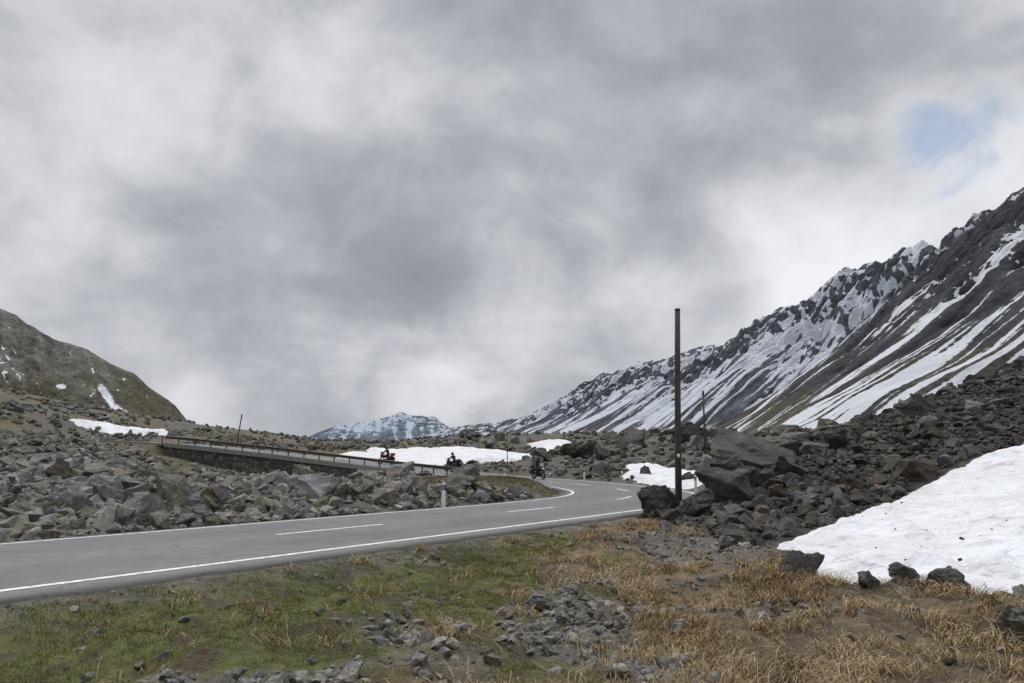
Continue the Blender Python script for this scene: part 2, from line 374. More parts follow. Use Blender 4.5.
# ------------------------------------------------------------------ rocks
def hull(seed,npts,sq,noisy=0,cuts=0):
    rnd=random.Random(seed);bm=bmesh.new()
    for i in range(npts):
        v=Vector((rnd.gauss(0,1),rnd.gauss(0,1),rnd.gauss(0,1))).normalized()
        k=max(abs(v.x),abs(v.y),abs(v.z));v=v.lerp(v/k,sq)*rnd.uniform(.8,1.05)
        bm.verts.new(v)
    r=bmesh.ops.convex_hull(bm,input=bm.verts[:])
    bmesh.ops.delete(bm,geom=list({g for g in r['geom_interior']+r['geom_unused'] if isinstance(g,bmesh.types.BMVert)}),context='VERTS')
    if cuts:
        bmesh.ops.dissolve_limit(bm,angle_limit=.2,verts=bm.verts[:],edges=bm.edges[:])
        bmesh.ops.bevel(bm,geom=bm.edges[:],offset=.04,segments=1,affect='EDGES')
        bmesh.ops.triangulate(bm,faces=bm.faces[:])
        for c in range(cuts):
            bmesh.ops.subdivide_edges(bm,edges=[e for e in bm.edges if e.calc_length()>.22/(c+1)],cuts=1)
            bmesh.ops.triangulate(bm,faces=bm.faces[:])
        off=Vector((seed*3.1,seed*1.7,0))
        for v in bm.verts:
            n=mnoise.fractal(v.co*1.6+off,.6,2.2,6)
            c=mnoise.cell(Vector((v.co.x*1.5+v.co.z*.6,v.co.y*1.5,v.co.z*3.5))+off)
            v.co*=1+noisy*n+noisy*.8*(c-.5)
    bmesh.ops.triangulate(bm,faces=bm.faces[:])
    bm.verts.index_update()
    V=np.array([v.co[:] for v in bm.verts]);F=np.array([[v.index for v in f.verts] for f in bm.faces]);bm.free();return V,F
SM=[hull(i,16,.35) for i in range(28)]
MD=[hull(100+i,13,.45,.10,1) for i in range(18)]
BG=[hull(200+i,14,.5,.11,2) for i in range(12)]
def rocks(name,x,y,size,lib,colf,sink=.3,seed=0,flat=(.45,.95),zoff=None):
    rng=np.random.default_rng(seed);n=len(x)
    z,_,_,_=terrain(x,y)
    if zoff is not None: z=z+zoff
    Vs=[];Fs=[];Cs=[];o=0
    for i in range(n):
        V,F=lib[rng.integers(len(lib))]
        s=size[i]*.5*np.array([rng.uniform(.85,1.4),rng.uniform(.6,1.0),rng.uniform(*flat)])
        V=V*s
        a=rng.uniform(0,6.283);t=rng.normal(0,.45);u=rng.normal(0,.45)
        Rm=np.array(Matrix.Rotation(a,3,'Z')@Matrix.Rotation(t,3,'X')@Matrix.Rotation(u,3,'Y'))
        V=V@Rm.T
        V=V+np.array([x[i],y[i],z[i]+s[2]*(1-2*sink)])
        Vs.append(V);Fs.append(F+o);o+=len(V);Cs.append(np.tile(colf(rng,x[i],y[i]),(len(V),1)))
    if n: return build(name,np.vstack(Vs),np.vstack(Fs),M_rock,np.vstack(Cs))
def cgrey(rng,x,y):
    b=rng.uniform(.09,.215)*(1.35 if rng.random()<.12 else 1);t=rng.uniform(-.002,.034);return np.array([b+t,b+t*.55,b-t*.7])
def cdark(rng,x,y):
    b=rng.uniform(.032,.095)*(1.7 if rng.random()<.07 else 1);t=rng.uniform(.0,.018);return np.array([b+t,b+.3*t,b-t*.5])
def polar_pts(n,r0,r1,a0,a1,seed):
    rng=np.random.default_rng(seed);u=rng.random(n)
    r=np.exp(np.log(r0)+(np.log(r1)-np.log(r0))*u);a=np.deg2rad(rng.uniform(a0,a1,n));return r*np.sin(a),r*np.cos(a),rng
def leftfield(x,y,D,SD):
    m=(SD>0)&(D>.5)
    hump=np.exp(-(((x+.5)/5.5)**2+((y-44)/9)**2))
    hg=np.exp(-(((x+36)/9)**2+((y-77)/4)**2))
    return m&(hump<.4)&(hg<.5)&~in_snow(x,y,.4)
for lib,n,r0,r1,smin,smax,pw,nm,sd in ((SM,24000,17,100,.12,.55,1.8,'boulder_field',1),(MD,4200,20,100,.35,1.15,2.0,'boulder_field',2),(BG,150,24,75,1.0,2.0,1.8,'boulder_field',3)):
    x,y,rng=polar_pts(n,r0,r1,-50,4,sd);_,D,SD,W=terrain(x,y)
    s=smin+(smax-smin)*rng.random(n)**pw
    dens=fbm(x*.14,y*.14,4,91)+.3
    s=s*np.clip(.55+np.hypot(x,y)/70,.7,1.4)
    low=(x>-30)&(y>48)
    s=np.where(low,np.minimum(s,.75),s)
    k=leftfield(x,y,D,SD)&(D>s*.6+.3)&(dens>-.25+.35*rng.random(n))
    k&=~(W&(D<s*1.2+1))
    if lib is BG: k&=~low
    rocks(nm,x[k],y[k],s[k],lib,cgrey,.28,sd+10)
for lib,n,r0,r1,smin,smax,pw,nm,sd in ((SM,36000,18,55,.07,.38,2.4,'scree',5),(MD,2600,19,55,.25,.9,2.6,'scree',6),(BG,44,26,55,.8,1.7,1.3,'scree',7)):
    x,y,rng=polar_pts(n,r0,r1,7,46,sd);_,D,SD,W=terrain(x,y)
    s=smin+(smax-smin)*rng.random(n)**pw
    k=(poly_sdf(x,y,RUB)+.5*fbm(x,y,3,7)>.1)&(D>s*.6+.15)
    rocks(nm,x[k],y[k],s[k],lib,cdark if lib is not BG else (lambda r,a,b:cdark(r,a,b)*1.25),.3,sd+10)
for lib,n,r0,r1,smin,smax,pw,nm,sd in ((SM,12000,56,210,.4,1.3,1.5,'moraine_rocks',8),(MD,1500,56,210,.9,3.0,2.0,'moraine_rocks',9)):
    x,y,rng=polar_pts(n,r0,r1,-46,28,sd);_,D,SD,W=terrain(x,y)
    s=smin+(smax-smin)*rng.random(n)**pw
    dens=fbm(x*.05,y*.05,4,93)-np.where(x<-40,.12,0)
    s*=np.clip(np.hypot(x,y)/110,.75,1.4)
    s=np.where(x<-14,np.minimum(s,1.3),s)
    k=(SD<0)|(y>100);k&=(D>s*.6+.6)&~in_snow(x,y,.3)&(dens>-.35+.4*rng.random(n))&(poly_sdf(x,y,RUB)<0)
    rocks(nm,x[k],y[k],s[k],lib,lambda r,a,b:cgrey(r,a,b)*.7,.3,sd+10)
HERO=[(10.6,33,3.6,1,.085,(.5,.55)),(8.7,30.2,2.1,2,.08,(.7,.8)),(4.75,24.2,1.5,3,.06,(.8,.9)),(6.0,24.0,1.3,4,.06,(.8,.9)),(7.1,25.2,1.6,5,.08,(1.0,1.1)),(8.4,27.0,1.8,6,.08,(.7,.8)),(5.4,22.3,1.1,7,.065,(.7,.8)),
(12.3,34,2.0,8,.1,(.6,.7)),(9.6,29,1.3,9,.08,(.8,.9)),(14.5,33.5,1.6,10,.08,(.6,.7)),(6.6,22.4,.9,17,.1,(.6,.7)),(5.7,20.2,.7,18,.1,(.6,.7)),(9.3,31.6,1.9,19,.07,(.7,.8)),(7.6,23.2,1.0,46,.09,(.7,.8)),(11.2,30.2,1.5,47,.09,(.6,.7)),(19.8,36.5,1.8,48,.08,(.6,.7)),
(5.15,13.6,1.15,11,.065,(.62,.66)),(5.85,12.6,.62,12,.10,(.6,.7)),(6.95,12.25,.75,13,.10,(.75,.8)),(6.5,12.75,.45,14,.13,(.7,.8)),(5.75,8.6,.7,15,.12,(.8,.9)),(7.5,11.3,.4,16,.15,(.5,.5)),
(-9.0,47.5,2.4,21,.15,(.6,.7)),(-3.9,61,2.8,22,.13,(.6,.7)),(-6.3,53,1.8,23,.17,(.5,.6)),(-12,44,1.8,24,.16,(.5,.6)),(-20,36,1.9,41,.16,(.6,.7)),(-16,31,1.4,42,.15,(.6,.7)),(-24,45,2.4,43,.17,(.6,.7)),
(7.2,79,4.6,25,.09,(.6,.7)),(12.5,77,4,26,.08,(.6,.7)),(3.5,82,3,27,.09,(.6,.7)),(17.5,74,4,28,.07,(.6,.7)),(10.2,58.5,1.4,29,.07,(.8,.9)),(12.4,52.5,1.2,30,.07,(.8,.9)),(8.5,72,2.6,31,.10,(.6,.7)),
(.35,11.0,.48,32,.17,(.6,.7)),(.95,12.4,.38,33,.15,(.6,.7)),(1.25,10.2,.40,44,.14,(.6,.7)),(.65,9.6,.3,45,.17,(.6,.7)),(-1.1,8.2,.22,34,.2,(.5,.6)),(1.9,9.0,.3,35,.15,(.6,.7)),(4.9,17.6,.6,36,.12,(.6,.7)),(3.9,19.5,.5,37,.12,(.6,.7)),(-2.0,6.6,.3,38,.22,(.4,.5)),(-1.4,6.75,.22,39,.22,(.5,.6))]
for hx,hy,w,sd,dk,fl in HERO:
    lib=[hull(500+sd,13,.55,.12,3 if w>.9 or hy<15 else 2)]
    rocks('boulder',np.array([hx]),np.array([hy]),np.array([w]),lib,lambda r,a,b,dk=dk:np.array([dk*1.05,dk,dk*.9]),.2,900+sd,fl)
x=RNG.uniform(-8,9,90000);y=RNG.uniform(4.5,24,90000);z,D,SD,W=terrain(x,y)
g=gravel_mask(x,y);p=g*.5+.02+.16*sst(.8,.0,D)*(D>0)
k=(RNG.random(90000)<p*np.clip(1.6-y/16,.25,1))&(SD<0)&(D>.05)&~in_snow(x,y,-.1)
s=.02+.18*RNG.random(90000)**4
s=np.where(D<.5,s*.5,s)
rocks('gravel',x[k],y[k],s[k],SM,lambda r,a,b:cgrey(r,a,b)*1.1,.3,77,(.4,.8))
x=RNG.uniform(6.3,13,160);y=RNG.uniform(10.5,24,160);k=in_snow(x,y,.2)
rocks('snow_debris',x[k],y[k],(.02+.09*RNG.random(160)**4)[k],SM,cdark,.3,79,(.4,.8),zoff=.30)
# ------------------------------------------------------------------ grass
def blades(name,cx,cy,per,spread,hmin,hmax,w,droop,colA,colB,seed,comb=0):
    rng=np.random.default_rng(seed);n=len(cx)*per
    bx=np.repeat(cx,per)+rng.normal(0,spread,n);by=np.repeat(cy,per)+rng.normal(0,spread,n)
    z,D,SD,W=terrain(bx,by);k=(D>.08);bx,by,z=bx[k],by[k],z[k]-.01;n=len(bx)
    cid=np.repeat(np.arange(len(cx)),per)[k]
    a=rng.uniform(0,2*np.pi,n)
    if comb>0:
        ca=4*fbm(cx*.4,cy*.4,3,seed)+rng.normal(0,.6,len(cx))-1.2;a=np.where(rng.random(n)<comb,ca[cid]+rng.normal(0,.45,n),a)
    h=rng.uniform(hmin,hmax,n)*rng.uniform(.6,1.35,len(cx))[cid];dr=droop*rng.uniform(.5,1.3,n)
    d=np.stack([np.cos(a),np.sin(a)],1);pb=rng.uniform(0,2*np.pi,n);pw=np.stack([np.cos(pb),np.sin(pb)],1)*w*.5*np.clip(np.hypot(bx,by)/8,.8,2)[:,None]
    B=np.stack([bx,by],1)
    up1=h*np.cos(dr*.6)*.55;f1=h*np.sin(dr*.6)*.55
    up2=np.maximum(up1+h*.5*np.cos(dr*1.5),.012);f2=f1+h*.5*np.sin(np.clip(dr*1.5,0,2.2))
    V=np.zeros((n,5,3))
    V[:,0,:2]=B-pw;V[:,1,:2]=B+pw;V[:,0,2]=V[:,1,2]=z
    V[:,2,:2]=B+d*f1[:,None]+pw*.8;V[:,3,:2]=B+d*f1[:,None]-pw*.8;V[:,2,2]=V[:,3,2]=z+up1
    V[:,4,:2]=B+d*f2[:,None];V[:,4,2]=z+up2
    i=np.arange(n)*5;F=np.concatenate([np.stack([i,i+1,i+2],1),np.stack([i,i+2,i+3],1),np.stack([i+3,i+2,i+4],1)])
    t=np.clip(rng.normal(.5,.3,n)+rng.normal(0,.3,len(cx))[cid]+.6*fbm(bx*.8,by*.8,3,seed+50),0,1)[:,None]
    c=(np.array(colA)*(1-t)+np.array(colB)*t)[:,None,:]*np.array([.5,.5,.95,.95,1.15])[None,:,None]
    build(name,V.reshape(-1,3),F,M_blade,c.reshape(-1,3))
n=60000;x=RNG.uniform(-9,6,n);y=4.5+15*RNG.random(n)**1.3;G=green_mask(x,y);S=gravel_mask(x,y);_,D,SD,_=terrain(x,y)
pn=fbm(x*1.2,y*1.2,5,15)
k=(RNG.random(n)<G*(1-S)*sst(-.45,.2,pn+.0)*.6)&(SD<0)&(D>.2)&(np.abs(x)<y*.8+1)
blades('grass',x[k],y[k],13,.05,.02,.065,.006,.5,(.105,.15,.03),(.30,.27,.11),5)
n=30000;x=RNG.uniform(-8,11,n);y=4.5+17*RNG.random(n)**1.2;G=green_mask(x,y);S=gravel_mask(x,y);_,D,SD,_=terrain(x,y)
pn=fbm(x*.8,y*.8,5,16)
k=(RNG.random(n)<np.clip(1-G+.12*sst(0,.4,pn),0,1)*(1-.93*S)*sst(-.25,.35,pn)*.5)&(SD<0)&(D>.25)&(np.abs(x)<y*.8+1)&~in_snow(x,y,-.25)&(poly_sdf(x,y,RUB)<-.3)
blades('dry_grass',x[k],y[k],22,.07,.10,.36,.007,1.45,(.20,.125,.06),(.56,.44,.26),6,comb=.65)
n=7000;x=RNG.uniform(-3,11,n);y=4.5+15*RNG.random(n)**1.2;G=green_mask(x,y);S=gravel_mask(x,y);_,D,SD,_=terrain(x,y)
k=(RNG.random(n)<(1-G)*(1-.9*S)*sst(.1,.5,fbm(x*.7,y*.7,4,19))*.8)&(SD<0)&(D>.3)&(np.abs(x)<y*.8+1)&~in_snow(x,y,-.2)&(poly_sdf(x,y,RUB)<-.3)
blades('grass',x[k],y[k],16,.06,.03,.09,.006,.5,(.10,.12,.04),(.25,.22,.09),9)
n=9000;x=RNG.uniform(-10,5,n);y=RNG.uniform(20,60,n);_,D,SD,_=terrain(x,y)
hump=np.exp(-(((x+1)/5.5)**2+((y-44)/8)**2))
k=(SD>0)&(D>.3)&(RNG.random(n)<np.clip(hump*1.3,0,.9))
blades('turf',x[k],y[k],10,.12,.05,.16,.012,.7,(.10,.10,.04),(.24,.19,.09),8)
# ------------------------------------------------------------------ mountains
def mountain(name,rows,ns,nt,seed,mat,gul,jag,snowb,rock,turf,turf_h,back=.25,prof=1.15,altk=.6,top=.3,crag=.5,snowtex=(.22,6.),rj=.6,sgrad=0.,ra=.45):
    Rg=np.array([(b*y,y,EYE+e*y) for (b,e,y),_ in rows]);T=np.array([(b*y,y,-15.) for _,(b,y) in rows])
    L=np.concatenate([[0],np.cumsum(np.linalg.norm(np.diff(Rg,axis=0),axis=1))])
    s=np.linspace(0,L[-1],ns);R3=np.stack([np.interp(s,L,Rg[:,i]) for i in range(3)],1);T3=np.stack([np.interp(s,L,T[:,i]) for i in range(3)],1)
    t=np.concatenate([np.linspace(-back,0,max(6,nt//10))[:-1],np.linspace(0,1,nt)])
    ss,tt=np.meshgrid(s,t,indexing='ij');tp=np.clip(tt,0,1)
    X=R3[:,None,0]*(1-tt)+T3[:,None,0]*tt;Y=R3[:,None,1]*(1-tt)+T3[:,None,1]*tt
    H=(R3[:,2]-T3[:,2])[:,None];Z=T3[:,None,2]+H*(1-tp)**prof-H*np.clip(-tt,0,1)*3
    len_t=np.linalg.norm(R3-T3,axis=1)[:,None]*tt
    wob=.3*fbm(ss/gul*.7,len_t/gul*.5,3,seed+9)
    g1=ridged(ss/gul+wob,len_t/(gul*4),5,seed);g2=fbm(ss/(gul*.35),len_t/(gul*.5),5,seed+3);g3=fbm(ss/(gul*2.5),len_t/(gul*4),3,seed+5)
    env=np.clip(H/np.max(H),0.15,1)
    upper=sst(top+.25,top-.1,tp+.25*g3+.10*g2)          # craggy belt near the crest, smooth debris slope below
    calm=.3+.7*sst(.0,.10,np.abs(tt))                    # the crest itself is weathered and blunt
    Z=Z+jag*env*((.25+.75*upper)*.9*(g1-.5)*sst(-.02,.12,tt)+crag*g2*calm*(.12+upper)+.6*g3*sst(0,.3,tt))+jag*rj*env*(ridged(ss/(gul*1.1),ss*0,4,seed+7)-.5)*sst(.2,0,np.abs(tt))
    cw,cl=snowtex
    sn=fbm(ss/(gul*cw)+wob*1.6,len_t/(gul*cl),5,seed+20,.6);sn2=fbm(ss/(gul*1.8),len_t/(gul*2.2),4,seed+30);sn3=fbm(ss/(gul*.22),len_t/(gul*.22),5,seed+33,.6)
    S=.5+snowb+sgrad*(ss/L[-1]-.4)+altk*(.5-tp)+(1-.6*upper)*ra*2*sn+.5*sn2+upper*(.7*sn3)-.25*(g1-.5)
    hh=(Z+15)/(np.max(Z)+15)
    tf=sst(turf_h+.12,turf_h-.12,hh+.25*fbm(ss/gul,len_t/gul,4,seed+40))
    c=np.array(rock)*(1+.35*g2+.3*sn2+.25*sn)[...,None];c=c+(np.array(turf)-c)*tf[...,None]
    return build(name,np.stack([X,Y,Z],-1).reshape(-1,3),grid_faces(ns,len(t)),mat,c.reshape(-1,3),True,{'snow':S.ravel()})
mm1=mat_mount('mountain_near',.03,(.54,.56,.59),6);mm2=mat_mount('mountain_mid',.012,(.49,.52,.57),14);mm3=mat_mount('mountain_far',.006,(.36,.41,.47),22,.14);mmh=mat_mount('hill_turf',.12,(.68,.70,.72),2.4)  # mid and far snow duller and bluer: distance haze put into the colour
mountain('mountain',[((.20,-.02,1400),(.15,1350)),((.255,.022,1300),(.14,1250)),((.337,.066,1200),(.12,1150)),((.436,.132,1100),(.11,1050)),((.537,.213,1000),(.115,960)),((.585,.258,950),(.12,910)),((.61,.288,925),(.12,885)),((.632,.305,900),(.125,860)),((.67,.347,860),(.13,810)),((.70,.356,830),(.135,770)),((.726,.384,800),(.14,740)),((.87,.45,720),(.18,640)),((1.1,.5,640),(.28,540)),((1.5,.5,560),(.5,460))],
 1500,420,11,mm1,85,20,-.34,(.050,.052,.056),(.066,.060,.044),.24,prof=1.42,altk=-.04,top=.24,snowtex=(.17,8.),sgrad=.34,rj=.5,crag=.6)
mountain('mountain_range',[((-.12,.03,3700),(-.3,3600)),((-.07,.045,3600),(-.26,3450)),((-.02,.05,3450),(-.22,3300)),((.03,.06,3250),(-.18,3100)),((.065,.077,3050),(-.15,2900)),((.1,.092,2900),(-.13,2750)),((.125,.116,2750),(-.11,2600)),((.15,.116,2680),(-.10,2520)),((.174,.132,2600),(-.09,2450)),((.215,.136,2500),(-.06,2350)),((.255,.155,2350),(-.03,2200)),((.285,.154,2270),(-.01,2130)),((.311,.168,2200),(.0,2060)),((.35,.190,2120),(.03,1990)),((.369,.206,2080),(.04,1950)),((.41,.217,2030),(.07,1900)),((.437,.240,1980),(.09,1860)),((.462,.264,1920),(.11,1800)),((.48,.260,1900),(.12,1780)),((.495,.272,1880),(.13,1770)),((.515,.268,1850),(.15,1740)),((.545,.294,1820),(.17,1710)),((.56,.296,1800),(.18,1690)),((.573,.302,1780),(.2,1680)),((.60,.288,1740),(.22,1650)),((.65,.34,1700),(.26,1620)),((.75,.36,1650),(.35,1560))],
 2000,340,23,mm2,130,56,-.01,(.080,.086,.098),(.085,.085,.08),.1,altk=-.14,top=.34,snowtex=(.17,6.),crag=.55,rj=.32,ra=.5)  # bluish rock tone has aerial haze baked into the surface colour
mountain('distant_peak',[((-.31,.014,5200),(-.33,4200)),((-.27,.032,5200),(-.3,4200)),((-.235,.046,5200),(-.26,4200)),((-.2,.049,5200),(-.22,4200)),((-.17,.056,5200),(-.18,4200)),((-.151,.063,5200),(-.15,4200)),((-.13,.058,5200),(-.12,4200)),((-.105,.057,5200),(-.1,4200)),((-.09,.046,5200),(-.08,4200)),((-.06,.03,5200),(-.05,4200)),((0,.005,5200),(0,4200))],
 420,90,31,mm3,260,34,-.34,(.12,.145,.175),(.11,.13,.15),.1,altk=.75)  # paler, bluer rock and turf: air haze painted in as base colour
hill=mountain('hill',[((-1.5,.33,220),(-1.2,110)),((-.9,.27,260),(-.85,140)),((-.78,.235,270),(-.75,150)),((-.69,.200,280),(-.68,155)),((-.655,.179,280),(-.63,160)),((-.62,.160,280),(-.58,160)),((-.58,.149,282),(-.55,160)),((-.547,.129,284),(-.52,160)),((-.515,.116,286),(-.49,165)),((-.49,.096,288),(-.47,170)),((-.455,.072,290),(-.44,175)),((-.425,.04,292),(-.41,180)),((-.39,.005,295),(-.38,190))],
 900,300,41,mmh,20,5.0,-.70,(.125,.118,.102),(.088,.080,.052),.50,prof=1.0,altk=0,top=.8,crag=.4,rj=.3)
me=hill.data;n=len(me.vertices);co=np.zeros(n*3,np.float32);me.vertices.foreach_get("co",co);co=co.reshape(-1,3)
# melt-water gully on the hill flank keeps its snow
bt=co[:,0]/co[:,1];zt_=(co[:,2]-EYE)/co[:,1]
def blob(cx,cz,ax,az,sl):
    u=(bt-cx)-sl*(zt_-cz);return 1-np.hypot(u/ax,(zt_-cz)/az)
sv=np.zeros(n,np.float32);me.attributes['snow'].data.foreach_get("value",sv)
sv=np.maximum(sv,.35+.5*np.clip(blob(-.548,.085,.009,.022,-.7),-1,1));sv=np.maximum(sv,.3+.5*np.clip(blob(-.535,.068,.014,.009,-.3),-1,1));sv=np.maximum(sv,.25+.5*np.clip(blob(-.612,.098,.012,.006,0),-1,1))
me.attributes['snow'].data.foreach_set("value",sv)
# ------------------------------------------------------------------ poles & posts
def tube(name,pts,rad,mat,parent=None,seg=10):
    V=[];F=[];pts=[Vector(p) for p in pts]
    for i,p in enumerate(pts):
        d=(pts[min(i+1,len(pts)-1)]-pts[max(i-1,0)]).normalized();a=d.orthogonal().normalized();b=d.cross(a);r=rad[i] if isinstance(rad,(list,tuple)) else rad
        for j in range(seg):
            t=2*math.pi*j/seg;V.append(p+a*math.cos(t)*r+b*math.sin(t)*r)
    for i in range(len(pts)-1):
        for j in range(seg): F.append((i*seg+j,i*seg+(j+1)%seg,(i+1)*seg+(j+1)%seg,(i+1)*seg+j))
    me=bpy.data.meshes.new(name);me.from_pydata([v[:] for v in V],[],F+[tuple(range(seg))[::-1],tuple(range((len(pts)-1)*seg,len(pts)*seg))]);me.materials.append(mat);me.shade_smooth()
    ob=bpy.data.objects.new(name,me);scene.collection.objects.link(ob)
    if parent: ob.parent=parent
    return ob
def gz(x,y): return float(terrain(np.array([x]),np.array([y]))[0][0])
up=empty('utility_pole',(6.25,28.4,gz(6.25,28.4)))
h=7.55-up.location.z
tube('shaft',[(0,0,-.5),(.06,0,h*.3),(.15,0,h*.7),(.23,0,h)],[.135,.125,.115,.105],M_wood,up)
tube('cap',[(.23,0,h),(.23,0,h+.05)],[.12,.10],M_steel,up)
tube('ground_wire',[(.0,-.14,0),(.06,-.13,h*.3),(.14,-.12,h*.65)],.008,M_steel,up,6)
tube('plate',[(.03,-.155,1.9),(.03,-.155,2.05)],.05,M_white,up,4)
def snowpole(x,y,h,r,dx=0):
    e=empty('snow_pole',(x,y,gz(x,y)));tube('shaft',[(0,0,-.4),(dx*.5,0,h*.5),(dx,0,h)],[r,r*.9,r*.75],M_darkw,e);tube('top_band',[(dx*.93,0,h*.93),(dx*.995,0,h*.995)],r*.95,M_black,e)
snowpole(16.3,63,6.0,.09,0);snowpole(-.5,79,3.6,.05);snowpole(-33,89,5.1,.09,.6)
def delineator(x,y,rz=0):
    e=empty('delineator_post',(x,y,gz(x,y)),rz)
    def prism(nm,z0,z1,s0,s1,mat):
        a=[(-.06,-.045),(.06,-.045),(.05,.03),(0,.055),(-.05,.03)];V=[(px*s0,py*s0,z0) for px,py in a]+[(px*s1,py*s1,z1) for px,py in a]
        me=bpy.data.meshes.new(nm);me.from_pydata(V,[],[(0,1,6,5),(1,2,7,6),(2,3,8,7),(3,4,9,8),(4,0,5,9),(4,3,2,1,0),(5,6,7,8,9)]);me.materials.append(mat);o=bpy.data.objects.new(nm,me);scene.collection.objects.link(o);o.parent=e
    prism('body',-.2,.68,1.25,1.15,M_white);prism('band',.68,.88,1.15,1.13,M_black);prism('top',.88,.98,1.13,.85,M_white)
    me=bpy.data.meshes.new('reflector');me.from_pydata([(-.025,-.06,.72),(.025,-.06,.72),(.025,-.06,.84),(-.025,-.06,.84)],[],[(0,1,2,3)]);me.materials.append(M_refl);o=bpy.data.objects.new('reflector',me);scene.collection.objects.link(o);o.parent=e
delineator(-2.62,29.0,-.3);delineator(2.25,44.5,.0);delineator(-.6,61.2,.3);delineator(10.6,43.5,.2);delineator(6.1,63.5,.2)
# ------------------------------------------------------------------ motorcycles + riders
M_tyre=simple('tyre',(.02,.02,.02),.9);M_chrome=simple('chrome',(.45,.45,.45),.3,.9);M_suit=simple('riding_suit',(.03,.03,.035),.7);M_red=simple('red_paint',(.34,.03,.025),.35);M_dk=simple('dark_paint',(.03,.035,.045),.35);M_visor=simple('visor',(.03,.03,.04),.15);M_glove=simple('glove',(.025,.022,.02),.7);M_glass=simple('windscreen',(.25,.27,.3),.2);M_seat=simple('seat_vinyl',(.025,.025,.025),.6);M_lamp=simple('headlamp_glass',(.8,.8,.78),.15)
def prim(kind,name,loc,scale,mat,parent,rot=(0,0,0),bev=0,**k):
    bm=bmesh.new()
    if kind=='box': bmesh.ops.create_cube(bm,size=1)
    else: bmesh.ops.create_uvsphere(bm,u_segments=16,v_segments=10,radius=.5)
    for v in bm.verts: v.co=Vector((v.co.x*scale[0],v.co.y*scale[1],v.co.z*scale[2]))
    if 'taper' in k:
        for v in bm.verts:
            f=1-k['taper']*(v.co.x/scale[0]+.5);v.co.y*=f;v.co.z*=f
    if bev: bmesh.ops.bevel(bm,geom=bm.edges[:],offset=bev,segments=3,affect='EDGES',profile=.6)
    me=bpy.data.meshes.new(name);bm.to_mesh(me);bm.free();me.materials.append(mat);me.shade_smooth()
    o=bpy.data.objects.new(name,me);scene.collection.objects.link(o);o.location=loc;o.rotation_euler=rot;o.parent=parent;return o
def wheel(name,x,parent):
    pts=[(x+.25*math.cos(a),0,.31+.25*math.sin(a)) for a in np.linspace(0,2*math.pi,29)]
    tube(name+'_tyre',pts,.06,M_tyre,parent,8);tube(name+'_rim',[(x+.185*math.cos(a),0,.31+.185*math.sin(a)) for a in np.linspace(0,2*math.pi,29)],.018,M_chrome,parent,6)
    for j in range(5):
        a=j*2*math.pi/5;tube(name+'_spoke',[(x,0,.31),(x+.18*math.cos(a),0,.31+.18*math.sin(a))],.013,M_chrome,parent,6)
    tube(name+'_disc',[(x,.05,.31),(x,.058,.31)],.13,M_chrome,parent,20)
def skin(name,V,E,Rr,mat,parent,sub=2):
    me=bpy.data.meshes.new(name);me.from_pydata(V,E,[]);me.materials.append(mat);o=bpy.data.objects.new(name,me);scene.collection.objects.link(o);o.parent=parent
    o.modifiers.new('Skin','SKIN');ly=me.skin_vertices[0].data
    for i,r in enumerate(Rr): ly[i].radius=(r,r) if not isinstance(r,tuple) else r;ly[i].use_root=(i==0)
    s=o.modifiers.new('Sub','SUBSURF');s.levels=sub;s.render_levels=sub;return o
